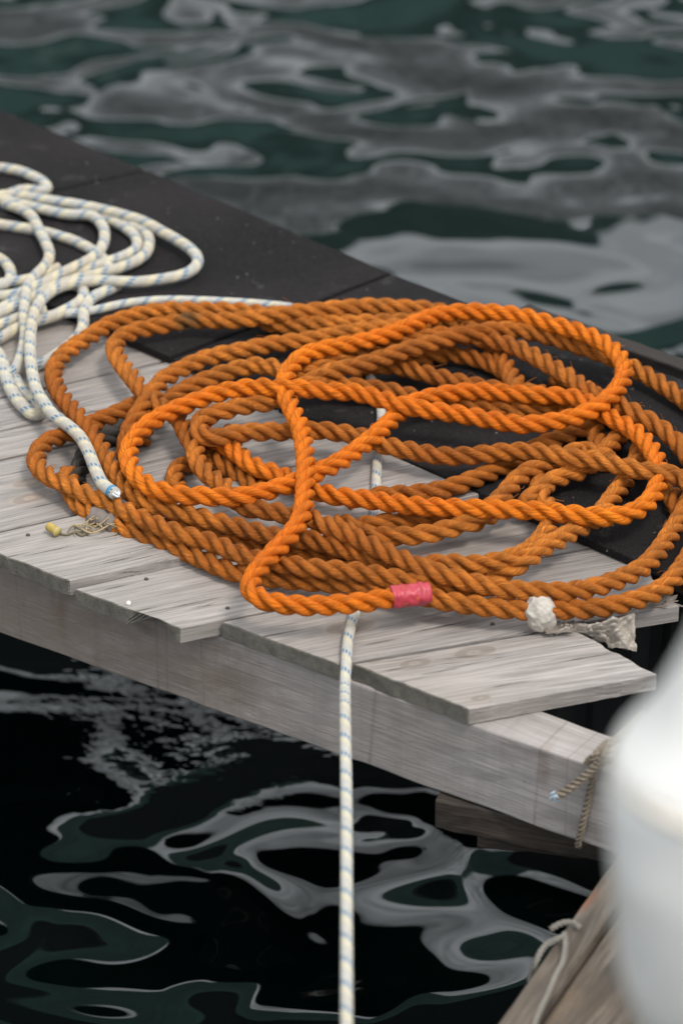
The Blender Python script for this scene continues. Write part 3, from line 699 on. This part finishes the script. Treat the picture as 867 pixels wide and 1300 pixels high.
def spline3(pts, m=10):
    p = [Vector(q) for q in pts]; p = [2*p[0]-p[1]] + p + [2*p[-1]-p[-2]]; out = []
    for i in range(1, len(p)-2):
        for j in range(m):
            t = j/m; out.append(.5*((2*p[i]) + (p[i+1]-p[i-1])*t + (2*p[i-1]-5*p[i]+4*p[i+1]-p[i+2])*t*t + (3*p[i]-p[i-1]-3*p[i+1]+p[i+2])*t*t*t))
    out.append(p[-2]); return out
def child_tube(name, pts, r, mat, parent, **kw):
    o = link(name, rope_mesh(name, [stroke_geo(pts, r, **kw)]), mat, smooth=True); o.parent = parent; return o

first = {}
for k, (rope, r, pts) in enumerate(ST): first.setdefault(rope, k)
# pink tape on the bright end
QA = resample(PATHS[first[O_]], .003, 3)
pink = simple_mat('pink_tape', (.42, .035, .055), .4, nscale=60, var=.35, bump=.5, bd=.003)
n_t = 14
tp = [QA[0] + (QA[0]-QA[1])*1.6] + [q for q in QA[:n_t]]
tape = child_tube('end_tape', tp, .0123, pink, bright, k=28, step=.001, smooth=1, ns=.16, rfun=lambda t: (.62 if t < .02 else .9 if t < .06 else 1.0 + .07*((t*3.3) % 1.0)))
tape['label'] = 'pink tape binding'
# grey tape and tangled twine on the worn rope near the left
kx = [k for k, q in enumerate(ST) if q[0] == V_ and q[2][0][:2] == (88, 600)][0]
QX = resample(PATHS[kx], .003, 3)
def near(Q, px, py):
    best = min(range(len(Q)), key=lambda i: (proj(Q[i])[0]-px)**2 + (proj(Q[i])[1]-py)**2); return best
def proj(p):
    d = np.array(p) - CP; w = d@FW; return PW/2 + FPX*(d@RT)/w, PH/2 - FPX*(d@UP)/w
ia = near(QX, 133, 660)
gt = simple_mat('grey_tape', (.15, .125, .11), .75, nscale=90, var=.6, bump=.7, bd=.002)
g_ = child_tube('grey_tape', QX[ia-5:ia+8], .0127, gt, worn, k=20, step=.0015, smooth=1, ns=.25)
straw = simple_mat('frayed_twine', (.36, .27, .15), .85, nscale=200)
rr = random.Random(4)
geos = []
for i in range(11):
    a = Vector(QX[ia + rr.randint(-6, 8)]) + Vector((0, -.008, rr.uniform(-.004, .008)))
    b = P(rr.uniform(78, 150), rr.uniform(668, 682), .012)
    ps = [a] + [a.lerp(b, t) + Vector((rr.uniform(-.012, .012), rr.uniform(-.01, .01), rr.uniform(-.001, .01))) for t in (.3, .6, .85)] + [b]
    geos.append(stroke_geo(spline3(ps, 8), rr.uniform(.0005, .001), k=5, step=.002))
tw = link('frayed_twine', rope_mesh('frayed_twine', geos), straw, smooth=True); tw.parent = worn
# yellow stub lying at the end of the twine
yel = simple_mat('yellow_plastic', (.40, .28, .06), .6, nscale=120, var=.5)
ya, yb = P(62, 668, .019), P(73, 675, .017)
root = empty('yellow_stub', P(68, 675, .010)); tag(root, 'small yellow cut tube stub with a trail of twine on the raised board', 'stub')
def child_at(name, geos_, mat, root):
    o = link(name, rope_mesh(name, geos_), mat, smooth=True); o.parent = root; o.matrix_parent_inverse = Matrix.Translation(root.location).inverted(); return o
child_at('stub_body', [stroke_geo([ya, ya.lerp(yb, .5), yb], .0052, k=16, step=.001, smooth=1, ns=.12)], yel, root)
child_at('stub_rim', [stroke_geo([yb + (ya-yb)*.08, yb - (ya-yb)*.12], .0058, k=16, step=.0008, smooth=0)], simple_mat('yellow_pale', (.44, .35, .13), .6), root)
tl = [P(74, 676, .013), P(85, 679, .012), P(96, 675, .0125), P(104, 680, .012), P(116, 674, .0125)]
child_at('stub_twine', [stroke_geo(spline3(tl, 8), .0014, k=6, step=.002, ns=.4), stroke_geo(spline3([tl[1], P(92, 668, .016), P(101, 672, .013), P(112, 679, .012)], 8), .0009, k=5, step=.002)], simple_mat('dark_twine', (.16, .13, .08), .9), root)

# cut tip of the white braided rope
kw = first[Wt] + 1
tipc = simple_mat('melted_tip', (.62, .64, .66), .5, nscale=200, var=.5)
qe = PATHS[kw][-1]; qd = (PATHS[kw][-1]-PATHS[kw][-3]); qd = qd/np.linalg.norm(qd)
gs = []
for i in range(9):
    o_ = Vector([rr.uniform(-.004, .004) for _ in range(3)]); e_ = Vector(qe) + Vector(qd)*rr.uniform(.005, .008) + o_*.6
    gs.append(stroke_geo([Vector(qe)-Vector(qd)*.002+o_, Vector(qe)+Vector(qd)*.003+o_*1.0, e_], .0019, k=6, step=.0015, rfun=lambda t: 1-.7*t))
w_ = link('frayed_tip', rope_mesh('frayed_tip', gs), tipc, smooth=True); w_.parent = white
tb = child_tube('blue_whipping', [Vector(qe)-Vector(qd)*.009, Vector(qe)-Vector(qd)*.004], RW*1.04, simple_mat('blue_thread', (.06, .22, .38), .7), white, k=16, step=.001, smooth=0)

# loose fibres standing off the orange ropes
def fibres(key, count, parent, mat, lo, hi, seed):
    r2 = random.Random(seed); gs = []
    ks = [k for k, q in enumerate(ST) if q[0] == key]; ws = [len(PATHS[k]) for k in ks]
    for _ in range(count):
        k = r2.choices(ks, ws)[0]; Q = PATHS[k]; i = r2.randint(1, len(Q)-2)
        t = Vector(Q[i+1]-Q[i-1]).normalized(); a = r2.uniform(-.4, math.pi+.4)
        sd_ = t.cross(Vector((0, 0, 1))).normalized(); up = sd_.cross(t)
        n_ = sd_*math.cos(a) + up*math.sin(a)
        p0 = Vector(Q[i]) + n_*RO*.9; L = r2.uniform(lo, hi); sgn = r2.choice((-1, 1))
        p1 = p0 + t*L*.5*sgn + n_*L*r2.uniform(.1, .4); p2 = p1 + t*L*.4*sgn + n_*L*r2.uniform(-.3, .3) + Vector((r2.uniform(-1, 1), r2.uniform(-1, 1), r2.uniform(-1, 1)))*L*.2
        gs.append(stroke_geo([p0, p1, p2], r2.uniform(.00022, .00042), k=3, step=.003, smooth=0))
    o = link('loose_fibres', rope_mesh('loose_fibres', gs), mat); o.parent = parent; o['kind'] = 'stuff'
fibres(O_, 260, bright, m_bright, .006, .014, 1)
fibres(V_, 700, worn, m_worn, .006, .018, 2)

# ------------------------------------------------------------------ tie on the beam
tie_mat = rope_mat('tan_cord', (.42, .35, .27), (.34, .27, .20), (.20, .16, .12), .5, fuzz=.8, rough=.85)
troot = empty('tie_cord', facept(745, 1000, .004)); tag(troot, 'thin tan cord knotted round the pale beam, its blue frayed end sticking out', 'cord')
RC = .0040
def F(px, py, out=RC): return facept(px, py, out)
def BT(px, py, dz=RC): return P(px, py, -TH-.0015+dz)
gl = []
gl.append(rope_geo(np.array([list(v) for v in spline3([facept(738, 1058)+vv*.035+Vector((0,0,-.002)), facept(735, 1068, -.006)+Vector((0,0,-.006)), F(737, 1055), F(743, 1030), F(749, 1000), F(757, 972), F(763, 958, RC*1.2), BT(768, 950, RC*.9), BT(790, 930), BT(815, 905)], 10)]), RC, .022, step=.0016))
child_at('cord_loop', gl, tie_mat, troot)
gk = [rope_geo(np.array([list(v) for v in spline3([F(707, 1011, .040), F(722, 1001, .034), F(740, 987, .027), F(760, 969, .022), F(776, 955, .018), BT(787, 947, .010), BT(800, 940, .006)], 10)]), RC*1.3, .022, step=.0016),
      rope_geo(np.array([list(v) for v in spline3([F(745, 968, .006), F(756, 958, .012), BT(770, 944, .016), BT(785, 938, .020), BT(796, 946, .016), F(790, 962, .014), F(776, 966, .016), BT(768, 952, .022), BT(776, 941, .026), BT(790, 937, .018), BT(806, 941, .006)], 10)]), RC*1.1, .022, step=.0016)]
child_at('knot', gk, tie_mat, troot)
gs = []
e0 = F(707, 1011, .040); dr = (F(707, 1011, .040)-F(722, 1001, .034)).normalized()
for i in range(12):
    o_ = Vector([rr.uniform(-.003, .003) for _ in range(3)])
    gs.append(stroke_geo([e0+o_-dr*.001, e0+dr*.004+o_*1.6, e0+dr*rr.uniform(.005, .007)+o_*1.3], .0019, k=5, step=.0015, rfun=lambda t: 1-.75*t))
child_at('frayed_end', gs, simple_mat('blue_white_fibre', (.42, .52, .60), .7, nscale=300, var=.7), troot)

# ------------------------------------------------------------------ rag and plastic sheet by the broken board end
rag_mat = simple_mat('dirty_white_rag', (.46, .42, .37), .7, nscale=70, var=.35, bump=.7, bd=.004, Subsurface_Weight=.15, Subsurface_Scale=.01)
def crumple(name, ctr, size, rot, mat, label, cat, seed, amp=.13):
    bm = bmesh.new(); bmesh.ops.create_icosphere(bm, subdivisions=5, radius=1)
    for v in bm.verts:
        p = v.co.copy(); r1 = 1.12 - abs(mnoise.noise(p*1.6 + Vector((seed, 0, 0))))*amp*2 + .05*mnoise.noise(p*5 + Vector((0, seed, 0)))
        r1 -= abs(mnoise.noise(p*2.9 + Vector((seed, 3, 0))))*.10
        v.co = Vector((p.x*size[0]*r1, p.y*size[1]*r1, p.z*size[2]*r1))
    me = bpy.data.meshes.new(name); bm.to_mesh(me); bm.free()
    o = link(name, me, mat, smooth=True); o.location = ctr; o.rotation_euler = rot; tag(o, label, cat); return o
crumple('white_rag', P(686, 779, .022), (.018, .015, .022), (0, R(-25), R(10)), rag_mat, 'crumpled white rag stuck on the orange rope beside the board end', 'rag', 3)
sheet_mat = simple_mat('dirty_plastic_film', (.40, .35, .30), .45, nscale=50, var=.4, bump=.8, bd=.004, Alpha=.93)
def film():
    top = [P(690, 792, .006), P(720, 793, .008), P(750, 792, .012), P(780, 786, .014), P(803, 778, .008)]
    bot = [P(706, 806, .001), P(722, 803, -.003), P(750, 812, -.014), P(778, 822, -.022), P(806, 829, -.03)]
    nu, nv = 60, 26; vs = []; fs = []
    tt, bb = spline3(top, 15), spline3(bot, 15)
    for i in range(nu+1):
        for j in range(nv+1):
            t = j/nv; p = tt[i].lerp(bb[i], t)
            f = mnoise.noise(Vector((i*.13, j*.06, 1)))*.012 + abs(mnoise.noise(Vector((i*.33, j*.20, 9))))*.008
            vs.append(p + Vector((f*.3, -f*.6, f*.9*(1 if t > .02 else .5))))
    for i in range(nu):
        for j in range(nv): fs.append((i*(nv+1)+j, (i+1)*(nv+1)+j, (i+1)*(nv+1)+j+1, i*(nv+1)+j+1))
    o = link('plastic_film', mesh('plastic_film', vs, fs), sheet_mat, smooth=True)
    sm = o.modifiers.new('thickness', 'SOLIDIFY'); sm.thickness = .0012
    tag(o, 'creased dirty translucent plastic film draped under the orange rope at the dark gap', 'plastic film')
film()
# splintered fragments at the broken ends
split = wood_mat('splinter_wood', base=(.20, .165, .14), dark=(.06, .05, .045), seed=31)
def splinters(name, cx, cy, z, n, label, seed, spread=(26, 5), rootname=None):
    r2 = random.Random(seed); vs = []; fs = []
    for _ in range(n):
        px = cx + r2.uniform(-1, 1)*spread[0]; py = cy + r2.uniform(-1, 1)*spread[1] - (px-cx)*.18
        p = P(px, py, z + r2.uniform(0, .006)); L = r2.uniform(.006, .022); w = r2.uniform(.0015, .004); a = r2.uniform(-.5, .9)
        d = Vector((math.cos(a), math.sin(a), r2.uniform(-.2, .35))); q = Vector((-d.y, d.x, 0))*w; h = Vector((0, 0, w*.7)); b0 = len(vs)
        vs += [p-q, p+q, p+q*.7+h, p-q*.7+h, p+d*L-q*.3, p+d*L+q*.2, p+d*L*1.1+h*.6]
        fs += [(b0, b0+1, b0+2, b0+3), (b0, b0+4, b0+5, b0+1), (b0+1, b0+5, b0+6, b0+2), (b0+2, b0+6, b0+3), (b0+3, b0+6, b0+4, b0), (b0+4, b0+6, b0+5)]
    tag(link(name, mesh(name, [tuple(v) for v in vs], fs), split), label, 'debris', kind='stuff')
splinters('wood_debris', 706, 799, .0, 34, 'dark rotten wood crumbs between the white rag and the short board', 5, (22, 4))
splinters('broken_wood_edge', 812, 768, -.006, 60, 'splintered broken wood under the orange rope beside the black gap', 8, (34, 6))

# small litter
def chip(name, px, py, z, size, mat, label, cat, seed):
    r2 = random.Random(seed); bm = bmesh.new(); n = 7
    a0 = [bm.verts.new((size*r2.uniform(.6, 1)*math.cos(2*math.pi*i/n), size*.7*r2.uniform(.6, 1)*math.sin(2*math.pi*i/n), r2.uniform(0, size*.15))) for i in range(n)]
    f = bm.faces.new(a0); e = bmesh.ops.extrude_face_region(bm, geom=[f])
    for v in [g for g in e['geom'] if isinstance(g, bmesh.types.BMVert)]: v.co.z += size*.22; v.co.x *= .85; v.co.y *= .85
    bmesh.ops.recalc_face_normals(bm, faces=bm.faces)
    me = bpy.data.meshes.new(name); bm.to_mesh(me); bm.free(); o = link(name, me, mat); o.location = P(px, py, z+.0005); o.rotation_euler[2] = r2.uniform(0, 3); tag(o, label, cat)
pale = simple_mat('pale_chip', (.68, .64, .58), .7)
chip('paint_chip', 164, 766, 0, .0055, pale, 'tiny cream paint chip lying on the chipped front board', 'chip', 1)
dk = simple_mat('dark_metal', (.05, .045, .04), .5)
def nail(px, py, z, label):
    bm = bmesh.new(); bmesh.ops.create_cone(bm, cap_ends=True, segments=14, radius1=.0028, radius2=.0023, depth=.0016)
    me = bpy.data.meshes.new('nail_head'); bm.to_mesh(me); bm.free(); o = link('nail_head', me, dk); o.location = P(px, py, z+.0006); tag(o, label, 'nail', 'nail heads in the deck boards')
nail(36, 679, .010, 'dark nail head on the raised board left of the yellow stub')
nail(186, 735, 0, 'dark nail head in the chipped board near the raised board')
nail(289, 772, 0, 'dark nail head in the chipped board by the taped rope loop')
nail(625, 792, 0, 'dark nail head in the wide board left of the white rag')

# ------------------------------------------------------------------ timbers at the lower right
def lx(y): return 632 + (1300-y)*.706     # left edge
def gx(y): return 674 + (1300-y)*.690     # gap
z_ = -.10
def frame_of(q, z1):
    fl, fr, bl, br = [P(x, y, z1) for x, y in q]; a = math.atan2((bl-fl).y + (br-fr).y, (bl-fl).x + (br-fr).x)
    return (Matrix.Translation((fl.x, fl.y, 0)) @ Matrix.Rotation(a, 4, 'Z')).inverted()
Q1 = [(lx(1560), 1560), (gx(1560)-3, 1560), (lx(1085), 1085), (gx(1085)+6, 1085)]
rp = frame_of(Q1, z_) @ P(743, 1144, z_)
quay_w = wood_mat('quay_timber', base=(.19, .16, .132), dark=(.05, .04, .032), tint=(.20, .13, .07), seed=41, grime=1., crack=2., streak=1.2,
                  patches=[(rp.x, rp.y, z_, .03, .012, .1, (.20, .07, .03), .8)])
def plank_px(name, q, z0, z1, mat, seed, label):
    fl, fr, bl, br = [P(x, y, z1) for x, y in q]
    o = board(name, fl, fr, bl, br, z0, z1, [mat, mat], seed, nx=60, ny=12, warp=.006, jag=.004); tag(o, label, 'timber'); return o
t1 = plank_px('quay_timber', Q1, -.19, z_, quay_w, 61, 'weathered pale timber with a rust spot running diagonally beside the water')
quay_w2 = wood_mat('quay_plank', base=(.18, .145, .11), dark=(.045, .034, .026), tint=(.24, .14, .06), seed=47, grime=1.2, crack=2., streak=1.2)
t2 = plank_px('quay_plank', [(gx(1560)+14, 1560), (gx(1560)+330, 1560), (gx(1120)+16, 1120), (gx(1120)+300, 1120)], -.17, z_-.008, quay_w2, 63, 'rough cracked brown plank right of the diagonal timber at bottom right')
cordg = rope_mat('grey_cord', (.40, .37, .33), (.33, .30, .26), (.2, .18, .15), .4)
root2 = empty('lashing_cord', P(710, 1200, z_)); tag(root2, 'pale grey cord lashed round the diagonal timber at bottom right', 'cord')
def G(px, py, dz=.006): return P(px, py, z_+dz)
cg = []
for pts in ([G(716, 1185), G(718, 1200, .008), G(714, 1222), G(704, 1242), G(696, 1262), G(686, 1282), G(678, 1302), G(664, 1340), G(650, 1380)],
            [G(718, 1188, .008), G(708, 1192, .010), G(695, 1198, .007), G(684, 1212, .004), G(677, 1228, -.01), G(672, 1245, -.04)],
            [G(698, 1180, .006), G(708, 1174, .010), G(718, 1171, .010), G(728, 1172, .007), G(736, 1178, .004)]):
    cg.append(rope_geo(np.array([list(v) for v in spline3(pts, 10)]), .0032, .016, step=.0016))
child_at('cord_turns', cg, cordg, root2)

# ------------------------------------------------------------------ white post in the near right foreground
def post():
    D = 1.66; cx = 944; prof = [(640, 6), (650, 30), (690, 44), (730, 56), (770, 68), (820, 84), (850, 98), (900, 122), (935, 146), (952, 160), (958, 164), (961, 164), (968, 163), (978, 163), (984, 165), (988, 168), (1000, 169), (1080, 168), (1150, 161), (1220, 147), (1260, 133), (1300, 113), (1340, 92), (1380, 80), (1500, 76), (2300, 76)]
    c0 = PD(cx, 980, D); hy = c0.y; root = empty('white_post', (c0.x, hy, 0)); vs = []; fs = []; k = 72
    def zof(y):
        r_ = ray(cx, y); return CAMH + r_[2]*hy/r_[1]
    pr = []
    for (a, b) in zip(prof[:-1], prof[1:]):
        m_ = max(1, int((b[0]-a[0])/16))
        for j in range(m_): pr.append((a[0]+(b[0]-a[0])*j/m_, a[1]+(b[1]-a[1])*j/m_))
    pr.append(prof[-1])
    for (y, r) in pr:
        z = zof(y); rad = r/FPX*D
        for i in range(k):
            a = 2*math.pi*i/k; e = 1 + .05*mnoise.noise(Vector((math.cos(a)*1.5, math.sin(a)*1.5, z*14)))
            vs.append((rad*e*math.cos(a), rad*e*math.sin(a), z))
    for i in range(len(pr)-1):
        for j in range(k): fs.append((i*k+j, i*k+(j+1) % k, (i+1)*k+(j+1) % k, (i+1)*k+j))
    fs.append(tuple(range(k))); fs.append(tuple((len(pr)-1)*k+j for j in range(k)))
    me = mesh('post_body', vs, fs); b_ = bmesh.new(); b_.from_mesh(me); bmesh.ops.recalc_face_normals(b_, faces=b_.faces); b_.to_mesh(me); b_.free()
    m = Mat('worn_white_paint'); c = m.coord('Object'); n1 = m.noise(c, 14, 5, .65); n2 = m.noise(c, 3, 3)
    col = m.mix(m.ramp(n1, [(.48, 0.), (.68, .7)]), (.84, .82, .79), (.50, .44, .36)); col = m.mix(m.ramp(n2, [(.4, 0.), (.7, .4)]), col, (.74, .71, .66))
    o = link('post_body', me, m.set(col, .5, m.bump(n1, .2, .002)), smooth=True); o.parent = root
    stroke_r = .0035; z0 = zof(970); rad = 162.5/FPX*D
    o2 = link('neck_band', rope_mesh('neck_band', [stroke_geo([Vector((rad*math.cos(a*.1), rad*math.sin(a*.1), z0)) for a in range(64)], stroke_r, k=8, step=None)]), simple_mat('stained_band', (.66, .60, .52), .7), smooth=True); o2.parent = root
    tag(root, 'large blurred white rounded post with a stained neck band in the near right foreground', 'post')
post()
